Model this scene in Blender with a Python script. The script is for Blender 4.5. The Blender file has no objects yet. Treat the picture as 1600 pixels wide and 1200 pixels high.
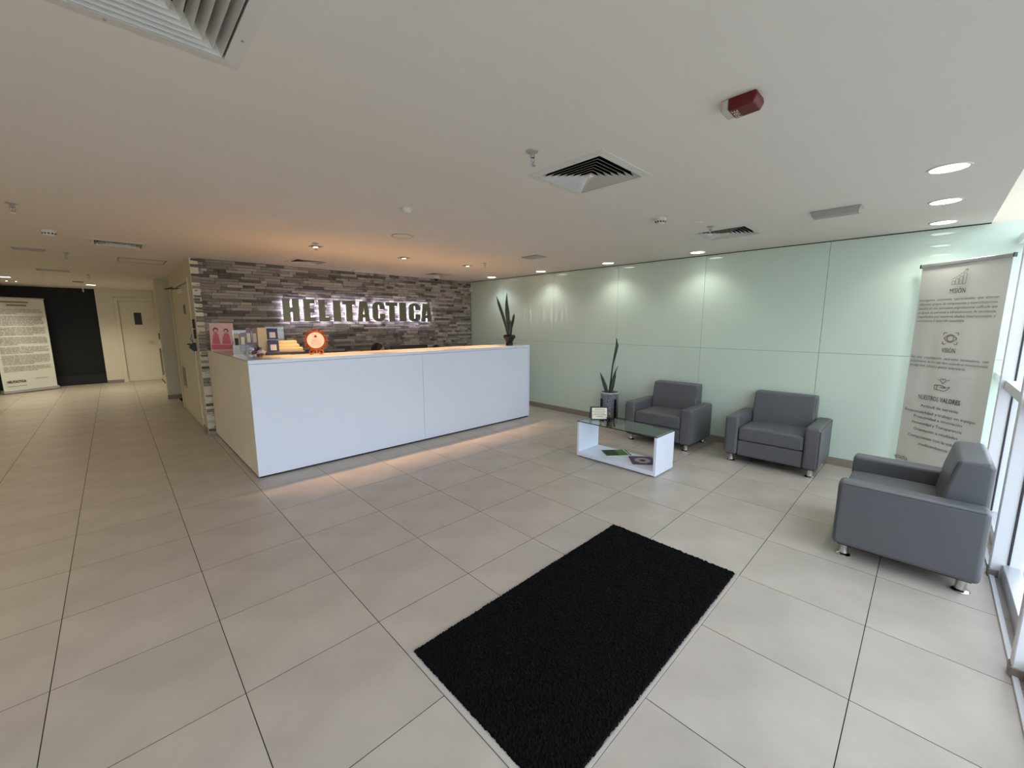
import bpy, bmesh, math, random
from mathutils import Vector, Matrix
random.seed(7)
SC = bpy.context.scene
COL = SC.collection
PI = math.pi

# ------------------------------------------------------------------ camera, sky, exposure
YAW, PITCH, ROLL, FPX = .7729, .1493, -.0005, 634.17
CAM = Vector((.3545, -1.8781, 1.5618))
F = Vector((math.cos(PITCH)*math.sin(YAW), math.cos(PITCH)*math.cos(YAW), -math.sin(PITCH)))
R0 = Vector((math.cos(YAW), -math.sin(YAW), 0)); U0 = R0.cross(F)
RT = math.cos(ROLL)*R0 + math.sin(ROLL)*U0
UP = -math.sin(ROLL)*R0 + math.cos(ROLL)*U0
cd = bpy.data.cameras.new('camera'); cam = bpy.data.objects.new('camera', cd); COL.objects.link(cam)
cd.sensor_fit = 'HORIZONTAL'; cd.sensor_width = 36; cd.lens = FPX/1600*36; cd.clip_start = .02; cd.clip_end = 200
m = Matrix((RT, UP, -F)).transposed().to_4x4(); m.translation = CAM; cam.matrix_world = m
SC.camera = cam

SKY_STRENGTH = 4.0
w = bpy.data.worlds.new('sky'); SC.world = w; w.use_nodes = True
bg = w.node_tree.nodes['Background']; bg.inputs[0].default_value = (.80, .885, 1, 1); bg.inputs[1].default_value = SKY_STRENGTH
vs = SC.view_settings
vs.view_transform = 'Standard'; vs.look = 'None'; vs.gamma = 1; vs.use_curve_mapping = False; vs.exposure = 0.0
SC.cycles.max_bounces = 9; SC.cycles.diffuse_bounces = 5; SC.cycles.adaptive_threshold = .02; SC.cycles.transparent_max_bounces = 12
SC.cycles.sample_clamp_indirect = 6.0
SC.cycles.use_denoising = True

# lamp strengths (used by the lamp builders below)
P_DOWN, P_HALO, P_HALL = 18.0, 210.0, 108.0

H = 2.425           # ceiling height
XG = 5.93           # glass wall
YS = 5.108          # stone wall
XL = 1.176          # side wall of the stone block
YW = -2.355         # window plane

# ------------------------------------------------------------------ materials
def lin(c):
    return tuple(((v/255)/12.92 if v/255 <= .04045 else ((v/255+.055)/1.055)**2.4) for v in c)
def mat(name, rgb, rough=.5, metal=0, spec=.5, noise=None, bump=None, rand=0, emit=None, coat=0, island=0):
    """rgb 0..255; noise=(scale, amount); bump=(scale, strength); rand = per object variation"""
    M = bpy.data.materials.new(name); M.use_nodes = True
    nt = M.node_tree; b = nt.nodes['Principled BSDF']
    c = lin(rgb)
    b.inputs['Base Color'].default_value = (*c, 1); b.inputs['Roughness'].default_value = rough
    b.inputs['Metallic'].default_value = metal; b.inputs['Specular IOR Level'].default_value = spec
    b.inputs['Coat Weight'].default_value = coat
    tc = nt.nodes.new('ShaderNodeTexCoord')
    val = None
    def addv(a, bb):
        if a is None: return bb
        n = nt.nodes.new('ShaderNodeMath'); n.operation = 'ADD'; nt.links.new(a, n.inputs[0]); nt.links.new(bb, n.inputs[1]); return n.outputs[0]
    def scaled(sock, amt):
        n = nt.nodes.new('ShaderNodeMapRange'); n.inputs[1].default_value = 0; n.inputs[2].default_value = 1
        n.inputs[3].default_value = -amt; n.inputs[4].default_value = amt; n.clamp = False
        nt.links.new(sock, n.inputs[0]); return n.outputs[0]
    if noise:
        n = nt.nodes.new('ShaderNodeTexNoise'); n.inputs['Scale'].default_value = noise[0]; n.inputs['Detail'].default_value = 5
        nt.links.new(tc.outputs['Object'], n.inputs['Vector']); val = addv(val, scaled(n.outputs['Fac'], noise[1]*2))
    if rand:
        o = nt.nodes.new('ShaderNodeObjectInfo'); val = addv(val, scaled(o.outputs['Random'], rand))
    if island:
        o = nt.nodes.new('ShaderNodeNewGeometry'); val = addv(val, scaled(o.outputs['Random Per Island'], island))
    if val is not None:
        one = nt.nodes.new('ShaderNodeMath'); one.operation = 'ADD'; one.inputs[1].default_value = 1; nt.links.new(val, one.inputs[0])
        mx = nt.nodes.new('ShaderNodeVectorMath'); mx.operation = 'SCALE'; mx.inputs[0].default_value = c
        nt.links.new(one.outputs[0], mx.inputs['Scale']); nt.links.new(mx.outputs[0], b.inputs['Base Color'])
    if bump:
        n = nt.nodes.new('ShaderNodeTexNoise'); n.inputs['Scale'].default_value = bump[0]; n.inputs['Detail'].default_value = 4
        nt.links.new(tc.outputs['Object'], n.inputs['Vector'])
        bp = nt.nodes.new('ShaderNodeBump'); bp.inputs['Strength'].default_value = bump[1]; bp.inputs['Distance'].default_value = .01
        nt.links.new(n.outputs['Fac'], bp.inputs['Height']); nt.links.new(bp.outputs[0], b.inputs['Normal'])
    if emit:
        b.inputs['Emission Color'].default_value = (*emit[0], 1); b.inputs['Emission Strength'].default_value = emit[1]
    return M
def glassmat(name, tint, refl=.9, base=.04, rough=.01):
    M = bpy.data.materials.new(name); M.use_nodes = True; nt = M.node_tree; nt.nodes.clear()
    o = nt.nodes.new('ShaderNodeOutputMaterial'); t = nt.nodes.new('ShaderNodeBsdfTransparent'); g = nt.nodes.new('ShaderNodeBsdfGlossy')
    lw = nt.nodes.new('ShaderNodeLayerWeight'); lw.inputs['Blend'].default_value = .5
    pw = nt.nodes.new('ShaderNodeMath'); pw.operation = 'POWER'; pw.inputs[1].default_value = 5; nt.links.new(lw.outputs['Facing'], pw.inputs[0])
    ma = nt.nodes.new('ShaderNodeMath'); ma.operation = 'MULTIPLY_ADD'; ma.inputs[1].default_value = refl; ma.inputs[2].default_value = base; nt.links.new(pw.outputs[0], ma.inputs[0])
    mx = nt.nodes.new('ShaderNodeMixShader')
    t.inputs[0].default_value = (*tint, 1); g.inputs['Roughness'].default_value = rough
    nt.links.new(ma.outputs[0], mx.inputs[0]); nt.links.new(t.outputs[0], mx.inputs[1]); nt.links.new(g.outputs[0], mx.inputs[2])
    nt.links.new(mx.outputs[0], o.inputs[0]); return M

M = {}
M['tile'] = mat('porcelain_tile', (181, 172, 162), .36, spec=.45, noise=(3.0, .13), bump=(60, .03), rand=.04)
M['grout'] = mat('grout', (38, 34, 30), .95, spec=.1)
M['ceil'] = mat('ceiling_paint', (226, 219, 210), .9, spec=.2, noise=(.8, .015))
M['cream'] = mat('cream_paint', (214, 206, 180), .6, noise=(1.2, .02))
M['sidepanel'] = mat('ivory_laminate', (240, 232, 212), .4)
M['white_wall'] = mat('white_wall_paint', (224, 218, 200), .7)
M['leftwall'] = mat('hall_wall_paint', (170, 158, 132), .8)
M['darkwall'] = mat('dark_wall_paint', (17, 16, 12), .5, spec=.3)
M['darkbase'] = mat('black_skirting', (9, 8, 7), .5)
M['skirt'] = mat('taupe_skirting', (142, 132, 120), .5)
M['backglass'] = mat('back_painted_glass', (208, 224, 210), .015, spec=.55, noise=(.7, .012))
M['shadow_gap'] = mat('black_reveal', (14, 16, 14), .7)
M['white'] = mat('white_laminate', (230, 237, 252), .28, spec=.5)
M['whitetop'] = mat('white_gloss_top', (214, 206, 196), .16, spec=.5)
M['white_plastic'] = mat('white_plastic', (216, 212, 204), .45)
M['grey_plastic'] = mat('grey_plastic', (158, 158, 152), .4)
M['black'] = mat('black_plastic', (10, 10, 11), .4)
M['void'] = mat('duct_black_blade_shade', (4, 4, 4), .95, spec=.1)
M['leather'] = mat('grey_leatherette', (92, 94, 98), .42, spec=.45, noise=(6, .02), bump=(160, .06))
M['seam'] = mat('dark_seam', (70, 73, 78), .7)
M['chrome'] = mat('chrome', (215, 215, 218), .12, metal=1)
M['alu'] = mat('aluminium', (196, 198, 200), .35, metal=.6)
M['mullion'] = mat('white_frame_paint', (222, 224, 228), .35)
M['gasket'] = mat('black_gasket', (22, 22, 24), .6)
M['pane'] = glassmat('window_glass', (.98, .99, .99), .12, .01)
M['tglass'] = glassmat('table_glass', (.84, .91, .89), .8, .05)
M['acrylic'] = glassmat('clear_acrylic', (.93, .94, .94), .7, .06, .05)
M['mat'] = mat('black_coir', (7, 7, 9), .95, spec=.15, noise=(90, .5))
M['matedge'] = mat('mat_trim', (182, 176, 168), .45)
M['stone'] = mat('ledger_stone', (148, 141, 133), .85, spec=.25, noise=(14, .28), bump=(45, .5), rand=.6)
M['stone_rest'] = mat('ledger_stone_field', (148, 141, 133), .85, spec=.25, noise=(14, .28), bump=(45, .5), island=.6)
M['stone_back'] = mat('stone_adhesive', (46, 44, 42), .9)
M['brushed'] = mat('brushed_steel', (112, 109, 88), .4, metal=.8, noise=(5, .05))
M['led'] = mat('led_violet_white', (240, 235, 255), .5, emit=((.80, .76, 1), 11))
M['lamp_cool'] = mat('lamp_diffuser', (255, 255, 255), .5, emit=((1, 1, .96), 8))
M['lamp_warm'] = mat('halogen_bulb', (255, 240, 220), .5, emit=((1, .82, .6), 24))
M['leaf'] = mat('snake_leaf', (32, 48, 30), .45, noise=(18, .3))
M['leafedge'] = mat('leaf_margin', (120, 128, 56), .5)
M['soil'] = mat('soil', (30, 24, 20), .95)
M['speck'] = mat('speckled_pot', (128, 132, 150), .5, noise=(55, .85))
M['paper'] = mat('paper', (238, 230, 212), .7)
M['banner'] = mat('banner_vinyl', (224, 224, 216), .42, spec=.4)
M['ink'] = mat('black_ink', (30, 30, 30), .6)
M['greyink'] = mat('grey_ink', (92, 92, 88), .6)
M['paleink'] = mat('pale_grey_ink', (150, 148, 142), .6)
M['redink'] = mat('maroon_ink', (112, 60, 62), .6)
M['goldink'] = mat('gold_ink', (150, 132, 96), .6)
M['red'] = mat('red_plastic', (96, 2, 12), .5)
M['clear_lens'] = mat('clear_lens', (190, 186, 176), .15)
M['green_d'] = mat('dark_green_print', (14, 52, 34), .35)
M['green_l'] = mat('bright_green_print', (52, 128, 44), .35)
M['purple'] = mat('purple_print', (88, 64, 104), .35)
M['printgrey'] = mat('pale_print', (186, 182, 186), .4)
M['copper'] = mat('copper_scroll', (170, 92, 48), .3, metal=.8)
M['pinkface'] = mat('pink_plaque', (246, 206, 190), .4)
M['emblem'] = mat('crimson_print', (150, 24, 40), .5)
M['pinkcard'] = mat('pink_card', (226, 186, 180), .5)
M['pinkdress'] = mat('pink_print', (206, 104, 118), .5)
M['skinprint'] = mat('printed_skin', (226, 178, 150), .6)
M['navy'] = mat('navy_card', (26, 34, 66), .4)
M['beige'] = mat('beige_box', (196, 178, 140), .55)
M['candyw'] = mat('white_candy', (232, 234, 238), .3)
M['candyb'] = mat('blue_candy', (60, 80, 130), .3)
M['candyr'] = mat('red_candy', (130, 60, 60), .3)
M['bronchure'] = mat('brochure_print', (150, 142, 138), .5)
M['lilac'] = mat('lilac_brochure', (140, 128, 150), .5)
M['skin'] = mat('skin', (176, 122, 96), .5)
M['hair'] = mat('black_hair', (20, 16, 15), .5, bump=(80, .3))
M['shirt'] = mat('white_shirt', (206, 208, 214), .8)
M['navyshirt'] = mat('navy_shirt', (40, 46, 66), .8)
M['cactus'] = mat('cactus_green', (72, 88, 50), .6)
M['alcove'] = mat('blue_grey_panel', (150, 152, 160), .4)
M['doorpaint'] = mat('cream_door_paint', (216, 208, 182), .45)
M['glassdark'] = mat('dark_door_glass', (40, 38, 34), .45)
M['pave'] = mat('outdoor_paving', (164, 163, 158), .9)

# ------------------------------------------------------------------ mesh builder
class MB:
    def __init__(s): s.v = []; s.f = []
    def add(s, vs, fs):
        n = len(s.v); s.v += [tuple(p) for p in vs]; s.f += [tuple(i+n for i in q) for q in fs]; return s
    def box(s, x0, x1, y0, y1, z0, z1):
        return s.add([(x0,y0,z0),(x1,y0,z0),(x1,y1,z0),(x0,y1,z0),(x0,y0,z1),(x1,y0,z1),(x1,y1,z1),(x0,y1,z1)],
                     [(3,2,1,0),(4,5,6,7),(0,1,5,4),(1,2,6,5),(2,3,7,6),(3,0,4,7)])
    def lathe(s, prof, n=24, c=(0,0), caps=True):
        vs = []; fs = []; k = len(prof)
        for i in range(n):
            a = 2*PI*i/n
            for r, z in prof: vs.append((c[0]+r*math.cos(a), c[1]+r*math.sin(a), z))
        for i in range(n):
            j = (i+1) % n
            for q in range(k-1): fs.append((i*k+q, j*k+q, j*k+q+1, i*k+q+1))
        if caps:
            fs.append(tuple(i*k for i in reversed(range(n)))); fs.append(tuple(i*k+k-1 for i in range(n)))
        return s.add(vs, fs)
    def tube(s, pts, r, n=8, closed=False):
        pts = [Vector(p) for p in pts]; N = len(pts); rr = r if isinstance(r, (list, tuple)) else [r]*N
        vs = []; fs = []; prev = None
        for i, p in enumerate(pts):
            t = (pts[(i+1) % N]-pts[i-1]) if closed else (pts[min(i+1, N-1)]-pts[max(i-1, 0)])
            t.normalize()
            a = prev if prev else (Vector((0,0,1)) if abs(t.z) < .9 else Vector((1,0,0)))
            a = (a-t*a.dot(t)).normalized(); prev = a; b = t.cross(a)
            for q in range(n):
                th = 2*PI*q/n; vs.append(p+(a*math.cos(th)+b*math.sin(th))*rr[i])
        for i in range(N if closed else N-1):
            j = (i+1) % N
            for q in range(n): fs.append((i*n+q, i*n+(q+1) % n, j*n+(q+1) % n, j*n+q))
        if not closed:
            fs.append(tuple(reversed(range(n)))); fs.append(tuple((N-1)*n+q for q in range(n)))
        return s.add(vs, fs)
    def prism(s, poly, fn, d0, d1):
        """extrude a 2D polygon; fn(u, v, d) -> 3D"""
        n = len(poly)
        vs = [fn(u, v, d0) for u, v in poly]+[fn(u, v, d1) for u, v in poly]
        fs = [tuple(reversed(range(n))), tuple(range(n, 2*n))]+[(i, (i+1) % n, n+(i+1) % n, n+i) for i in range(n)]
        return s.add(vs, fs)
    def sphere(s, c, r, n=12, k=8):
        rx, ry, rz = r if isinstance(r, (list, tuple)) else (r, r, r)
        vs = [(c[0], c[1], c[2]-rz)]; fs = []
        for i in range(1, k):
            p = -PI/2+PI*i/k
            for j in range(n):
                a = 2*PI*j/n; vs.append((c[0]+rx*math.cos(p)*math.cos(a), c[1]+ry*math.cos(p)*math.sin(a), c[2]+rz*math.sin(p)))
        vs.append((c[0], c[1], c[2]+rz))
        for j in range(n): fs.append((0, 1+(j+1) % n, 1+j))
        for i in range(k-2):
            for j in range(n): fs.append((1+i*n+j, 1+i*n+(j+1) % n, 1+(i+1)*n+(j+1) % n, 1+(i+1)*n+j))
        t = len(vs)-1; b0 = 1+(k-2)*n
        for j in range(n): fs.append((b0+j, b0+(j+1) % n, t))
        return s.add(vs, fs)
    def mesh(s, name, bevel=0, seg=2, smooth=False, fix=True):
        me = bpy.data.meshes.new(name); me.from_pydata(s.v, [], s.f)
        if fix or bevel:
            bm = bmesh.new(); bm.from_mesh(me)
            bmesh.ops.recalc_face_normals(bm, faces=bm.faces)
            if bevel:
                ed = [e for e in bm.edges if len(e.link_faces) == 2 and e.calc_face_angle(0) > .5]
                bmesh.ops.bevel(bm, geom=ed, offset=bevel, segments=seg, profile=.5, affect='EDGES', clamp_overlap=True)
            bm.to_mesh(me); bm.free()
        if smooth or (bevel and seg > 1):
            for p in me.polygons: p.use_smooth = True
            me.set_sharp_from_angle(angle=.7 if not bevel else .9)
        return me

def ob(name, mb, m, parent=None, loc=None, rot=None, bevel=0, seg=2, smooth=False, label=None, kind=None, fix=True):
    me = mb.mesh(name, bevel, seg, smooth, fix) if isinstance(mb, MB) else mb
    if m is not None and not me.materials: me.materials.append(M[m])
    o = bpy.data.objects.new(name, me); COL.objects.link(o)
    if bevel and seg > 1: o.modifiers.new('weighted_normals', 'WEIGHTED_NORMAL').keep_sharp = True
    if parent: o.parent = parent
    if loc: o.location = loc
    if rot: o.rotation_euler = rot
    if label: o['label'] = label
    if kind: o['kind'] = kind
    return o
def tag(o, label, cat, group=None):
    o['label'] = label; o['category'] = cat
    if group: o['group'] = group
    return o
def thing(name, label, cat, loc=(0,0,0), rz=0, group=None, rot=None):
    o = bpy.data.objects.new(name, None); COL.objects.link(o); o.empty_display_size = .1
    o.location = loc; o.rotation_euler = rot if rot else (0, 0, rz)
    return tag(o, label, cat, group)
def struct(name, mb, m, label=None, **k):
    o = ob(name, mb, m, **k); o['kind'] = 'structure'
    if label: o['label'] = label
    return o
def structE(name, loc=(0,0,0), rz=0, label=None):
    o = bpy.data.objects.new(name, None); COL.objects.link(o); o.location = loc; o.rotation_euler = (0,0,rz); o['kind'] = 'structure'
    if label: o['label'] = label
    return o
def lamp(name, kind, power, color, parent, loc, **kw):
    l = bpy.data.lights.new(name, kind); l.energy = power; l.color = color
    for k, v in kw.items(): setattr(l, k, v)
    o = bpy.data.objects.new(name, l); COL.objects.link(o); o.parent = parent; o.location = loc
    return o
def project(p):
    d = Vector(p)-CAM; z = d.dot(F)
    if z < .05: return None
    return (800+FPX*d.dot(RT)/z, 600-FPX*d.dot(UP)/z)

def text_mesh(body, name, width=None, height=None, align='CENTER', bold=0, res=2):
    """flat text mesh in its own x/y plane, fitted to width / cap height"""
    cu = bpy.data.curves.new(name, 'FONT'); cu.body = body; cu.size = 1; cu.resolution_u = res; cu.offset = bold; cu.fill_mode = 'FRONT'
    to = bpy.data.objects.new(name, cu); COL.objects.link(to)
    dg = bpy.context.evaluated_depsgraph_get(); me = bpy.data.meshes.new_from_object(to.evaluated_get(dg))
    bpy.data.objects.remove(to); bpy.data.curves.remove(cu)
    xs = [v.co.x for v in me.vertices]; x0, x1 = min(xs), max(xs)
    sy = (height/.70) if height else 1; sx = (width/(x1-x0)) if width else sy
    off = {'CENTER': (x0+x1)/2, 'LEFT': x0, 'RIGHT': x1}[align]
    for v in me.vertices: v.co.x = (v.co.x-off)*sx; v.co.y = v.co.y*sy
    me.materials.clear()
    return me

# ------------------------------------------------------------------ the setting
# floor: a bed of grout with porcelain tiles of 0.6 m
XLEFT, YFAR = -3.0, 13.25
floor = struct('floor', MB().box(XLEFT, XG+.02, YW-.05, YFAR, -.06, -.0005), 'grout', label='greige porcelain tile floor with dark joints')
def tile_mesh(w_, d_):
    c = .0002
    return MB().add([(-w_/2,-d_/2,-.006),(w_/2,-d_/2,-.006),(w_/2,d_/2,-.006),(-w_/2,d_/2,-.006),
                     (-w_/2,-d_/2,-c),(w_/2,-d_/2,-c),(w_/2,d_/2,-c),(-w_/2,d_/2,-c),
                     (-w_/2+c,-d_/2+c,0),(w_/2-c,-d_/2+c,0),(w_/2-c,d_/2-c,0),(-w_/2+c,d_/2-c,0)],
                    [(0,1,5,4),(1,2,6,5),(2,3,7,6),(3,0,4,7),(4,5,9,8),(5,6,10,9),(6,7,11,10),(7,4,8,11),(8,9,10,11)])
tiles = []
for i in range(-5, 10):
    for j in range(-4, 23):
        x0, x1, y0, y1 = i*.6, min((i+1)*.6, XG), j*.6, min((j+1)*.6, YFAR)
        if y0 > YS-.1 and x0 > XL-.1: continue
        if y0 >= YFAR: continue
        ps = [project((x, y, 0)) for x, y in ((x0,y0),(x1,y0),(x1,y1),(x0,y1))]
        area = 0
        if all(ps):
            cl = [(min(max(p[0], 0), 1600), min(max(p[1], 0), 1200)) for p in ps]
            area = abs(sum(cl[k][0]*cl[(k+1) % 4][1]-cl[(k+1) % 4][0]*cl[k][1] for k in range(4)))/2
        if x0 > 1.3 and y0 > 2.8 and x1 < 5.2: area = 0          # behind the counter
        tiles.append((area, x0, x1, y0, y1))
tiles.sort(reverse=True)
cache = {}
rest = MB()
for n, (area, x0, x1, y0, y1) in enumerate(tiles):
    w_, d_ = x1-x0-.0035, y1-y0-.0035; cx, cy = (x0+x1)/2, (y0+y1)/2
    if n < 270 and area > 60:
        key = (round(w_, 3), round(d_, 3))
        if key not in cache:
            cache[key] = tile_mesh(w_, d_).mesh('floor_tile', fix=True); cache[key].materials.append(M['tile'])
        ob('floor_tile', cache[key], None, floor, loc=(cx, cy, 0))
    else:
        t = tile_mesh(w_, d_); rest.add([(v[0]+cx, v[1]+cy, v[2]) for v in t.v], t.f)
ob('far_floor_tiles', rest, 'tile', floor, kind='stuff')

# ceiling with openings for the air diffusers
DIFF = [(.49, -.375, .53), (2.475, -.362, .53), (4.735, -.378, .55), (2.44, 4.43, .48), (4.65, 4.45, .48), (.5, 4.5, .47), (-.25, 8.35, .46)]
holes = [(x-s/2+.03, x+s/2-.03, y-s/2+.03, y+s/2-.03) for x, y, s in DIFF]
xs = sorted({XLEFT, XG+.1} | {h[0] for h in holes} | {h[1] for h in holes})
ys = sorted({-2.145, YFAR} | {h[2] for h in holes} | {h[3] for h in holes})
cm = MB()
for a, b in zip(xs, xs[1:]):
    for c, d in zip(ys, ys[1:]):
        mx, my = (a+b)/2, (c+d)/2
        if any(h[0] < mx < h[1] and h[2] < my < h[3] for h in holes): continue
        cm.add([(a,c,H),(b,c,H),(b,d,H),(a,d,H)], [(3,2,1,0)])
cm.box(XLEFT, XG+.1, -2.145, -2.125, H+.0005, 3.0)
cm.box(XLEFT, XG+.1, YW-.15, -2.1, 3.0, 3.1)
cm.box(XLEFT, XG+.1, -2.145, YFAR, H+.5, H+.55)
ceiling = struct('ceiling', cm, 'ceil', label='plain matt white ceiling', fix=False)

# right wall: back-painted glass panels on a white wall
wr = struct('wall_right', MB().box(XG+.02, XG+.12, YW-.1, YS+.3, 0, 3.0), 'white_wall', label='wall clad in pale green glass panels')
seams = [YS, 4.08, 2.80, 1.53, .25, -1.03, YW+.01]
for a, b in zip(seams[1:], seams):
    for z0, z1 in ((.085, 1.233), (1.236, 2.416)):
        ob('glass_panel', MB().box(XG+.005, XG+.017, a+.0015, b-.0015, z0, z1), 'backglass', wr, bevel=.001, seg=1)
ob('panel_joint', MB().box(XG+.0172, XG+.02, YW+.01, YS, .085, 2.416), 'skirt', wr)
struct('trim_1', MB().box(XG+.004, XG+.02, -2.145, YS, 2.416, H), 'shadow_gap', label='black shadow gap above the glass panels')
struct('baseboard_right', MB().box(XG-.008, XG+.02, YW+.01, YS, 0, .083), 'skirt', label='taupe skirting under the glass panels', bevel=.002, seg=1)

# back wall: ledger stone
wb = struct('wall_back', MB().box(XL+.02, XG+.02, YS+.022, YS+.2, 0, H), 'stone_back', label='grey split-face ledger stone wall')
def stone_unit(seed):
    rnd = random.Random(seed); j = lambda a: rnd.uniform(-a, a)
    vs = []
    for (x, z) in ((-.5,-.5),(.5,-.5),(.5,.5),(-.5,.5)): vs.append((x, .5, z))
    for (x, z) in ((-.5,-.5),(.5,-.5),(.5,.5),(-.5,.5)): vs.append((x*(.99+j(.008)), -.5+.15+j(.1), z*(.93+j(.06))))
    for (x, z) in ((-.2,0),(.22,0)): vs.append((x+j(.1), -.5+j(.08), j(.2)))
    fs = [(0,1,5,4),(1,2,6,5),(2,3,7,6),(3,0,4,7),(4,5,9,8),(5,6,9),(6,7,8,9),(7,4,8)]
    return vs, fs
UNITS = [stone_unit(s) for s in range(9)]
ume = []
for k, (v_, f_) in enumerate(UNITS):
    t = MB().add(v_, f_).mesh('stone'); t.materials.append(M['stone']); ume.append(t)
stones = []
rows = 60; rh = (H-.004)/rows
for r in range(rows):
    x = XL+.003
    while x < XG-.005:
        L = random.choice((.07, .10, .14, .18, .22, .26, .32))*random.uniform(.9, 1.1)
        x1 = min(x+L, XG)
        if XG-x1 < .06: x1 = XG
        stones.append((x, x1, .002+r*rh, .002+(r+1)*rh)); x = x1
vis = []
for s in stones:
    cx, cz = (s[0]+s[1])/2, (s[2]+s[3])/2
    a, b = project((s[0], YS, cz)), project((s[1], YS, cz)); area = (b[0]-a[0])*(s[3]-s[2])/(s[1]-s[0])*(b[0]-a[0])
    p = project((cx, YS, cz))
    # hidden by the counter when the sight line passes under its top
    t_ = (2.72-CAM.y)/(YS-CAM.y); zc = CAM.z+(cz-CAM.z)*t_; xc = CAM.x+(cx-CAM.x)*t_
    hid = zc < 1.2 and xc > 1.28
    px = (b[0]-a[0])
    vis.append((0 if hid else px*(s[3]-s[2])*100+px, s))
vis.sort(key=lambda q: -q[0])
rest = MB()
for n, (a, s) in enumerate(vis):
    k = random.randrange(9); dep = random.choice((.012, .018, .022, .03, .036)); cx, cz = (s[0]+s[1])/2, (s[2]+s[3])/2
    sx, sz = (s[1]-s[0])-.002, (s[3]-s[2])-.0015
    yc = YS+.024-dep/2-.002
    if n < 290:
        o = ob('stone', ume[k], None, wb, loc=(cx, yc, cz)); o.scale = (sx, dep, sz)
    else:
        rest.add([(cx+v[0]*sx, yc+v[1]*dep, cz+v[2]*sz) for v in UNITS[k][0]], UNITS[k][1])
ob('ledger_stone_field', rest, 'stone_rest', wb, kind='stuff', fix=False)

# side wall of the stone block with a double door
YD0, YD1, ZD = 5.50, 7.72, 2.14
sw = MB().box(XL, XL+.09, YS+.004, YD0, 0, H).box(XL, XL+.09, YD1, 8.0, 0, H).box(XL, XL+.09, YD0, YD1, ZD, H)
sw.box(XL+.09, XL+.6, 7.94, 8.0, 0, H)
struct('wall_side', sw, 'cream', label='cream painted wall beside the stone wall')
struct('baseboard_side', MB().box(XL-.012, XL, 7.73, 8.0, 0, .09).box(XL-.012, XL, YS+.004, 5.46, 0, .09), 'skirt')
d1 = structE('door_1', (XL, 0, 0), label='cream double door with closer, grille and black lever')
fr = MB().box(-.014, .03, YD0-.05, YD0, 0, ZD+.05).box(-.014, .03, YD1, YD1+.05, 0, ZD+.05).box(-.014, .03, YD0, YD1, ZD, ZD+.05)
ob('door_frame', fr, 'doorpaint', d1, bevel=.002, seg=1)
ob('door_leaf', MB().box(.004, .044, YD0+.012, 6.60, .008, ZD-.004), 'doorpaint', d1, bevel=.002, seg=1)
ob('door_leaf', MB().box(.004, .044, 6.606, YD1-.004, .008, ZD-.004), 'doorpaint', d1, bevel=.002, seg=1)
ob('gap_strip', MB().box(.01, .05, YD0, YD0+.012, .008, ZD-.004), 'gasket', d1)
g = ob('vent_grille', MB().box(-.006, .004, 6.86, 6.89, .42, .84).box(-.006, .004, 7.41, 7.44, .42, .84).box(-.006, .004, 6.89, 7.41, .42, .45).box(-.006, .004, 6.89, 7.41, .81, .84), 'doorpaint', d1)
for k in range(9):
    z = .465+k*.04; ob('louvre', MB().add([(.004,6.89,z+.03),(-.006,6.89,z),(-.006,7.41,z),(.004,7.41,z+.03),(.006,6.89,z+.03),(-.004,6.89,z),(-.004,7.41,z),(.006,7.41,z+.03)], [(0,1,2,3),(7,6,5,4),(0,3,7,4),(1,5,6,2),(0,4,5,1),(3,2,6,7)]), 'skirt', g)
cl = ob('door_closer', MB().box(-.045, .004, 6.25, 6.52, 2.02, 2.08), 'white_plastic', d1, bevel=.004, seg=1)
ob('closer_arm', MB().tube([(-.03, 6.3, 2.09), (-.16, 6.75, 2.1), (-.02, 7.2, 2.16)], .008), 'black', cl)
hd = ob('door_lever', MB().box(-.012, .004, 5.53, 5.58, 1.12, 1.34), 'black', d1, bevel=.003, seg=1)
ob('lever_arm', MB().tube([(-.01, 5.555, 1.26), (-.06, 5.555, 1.26), (-.065, 5.6, 1.26), (-.06, 5.72, 1.255)], [.013, .012, .012, .009]), 'black', hd)
for y in (6.08, 6.22): ob('sign_bar', MB().box(0, .0045, y, y+.07, 1.70, 1.84), 'greyink', d1)
for z in (1.55, 1.41):
    rd = thing('access_reader', 'upper black access card reader on the cream door jamb' if z > 1.5 else 'lower black access card reader on the cream door jamb', 'card reader', (XL-.001, 5.27, z-.06), group='access readers by the door')
    ob('housing', MB().box(-.02, 0, -.045, .045, 0, .125), 'black', rd, bevel=.005, seg=1)
    ob('indicator', MB().box(-.0215, -.02, -.01, .01, .1, .107), 'grey_plastic', rd)
ph = thing('door_intercom', 'black wedge intercom hanging beside the cream door under the readers', 'intercom', (XL-.001, 5.40, 1.17))
ob('housing', MB().prism([(0,0),(-.03,0),(-.075,.045),(-.06,.1),(0,.12)], lambda u,v,d:(u,d,v), -.09, .05), 'black', ph, bevel=.006, seg=1)
ob('cord', MB().tube([(-.02,.0,.12),(-.05,.05,.17),(-.03,.12,.18),(-.01,.1,.25)], .004), 'black', ph)

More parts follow.
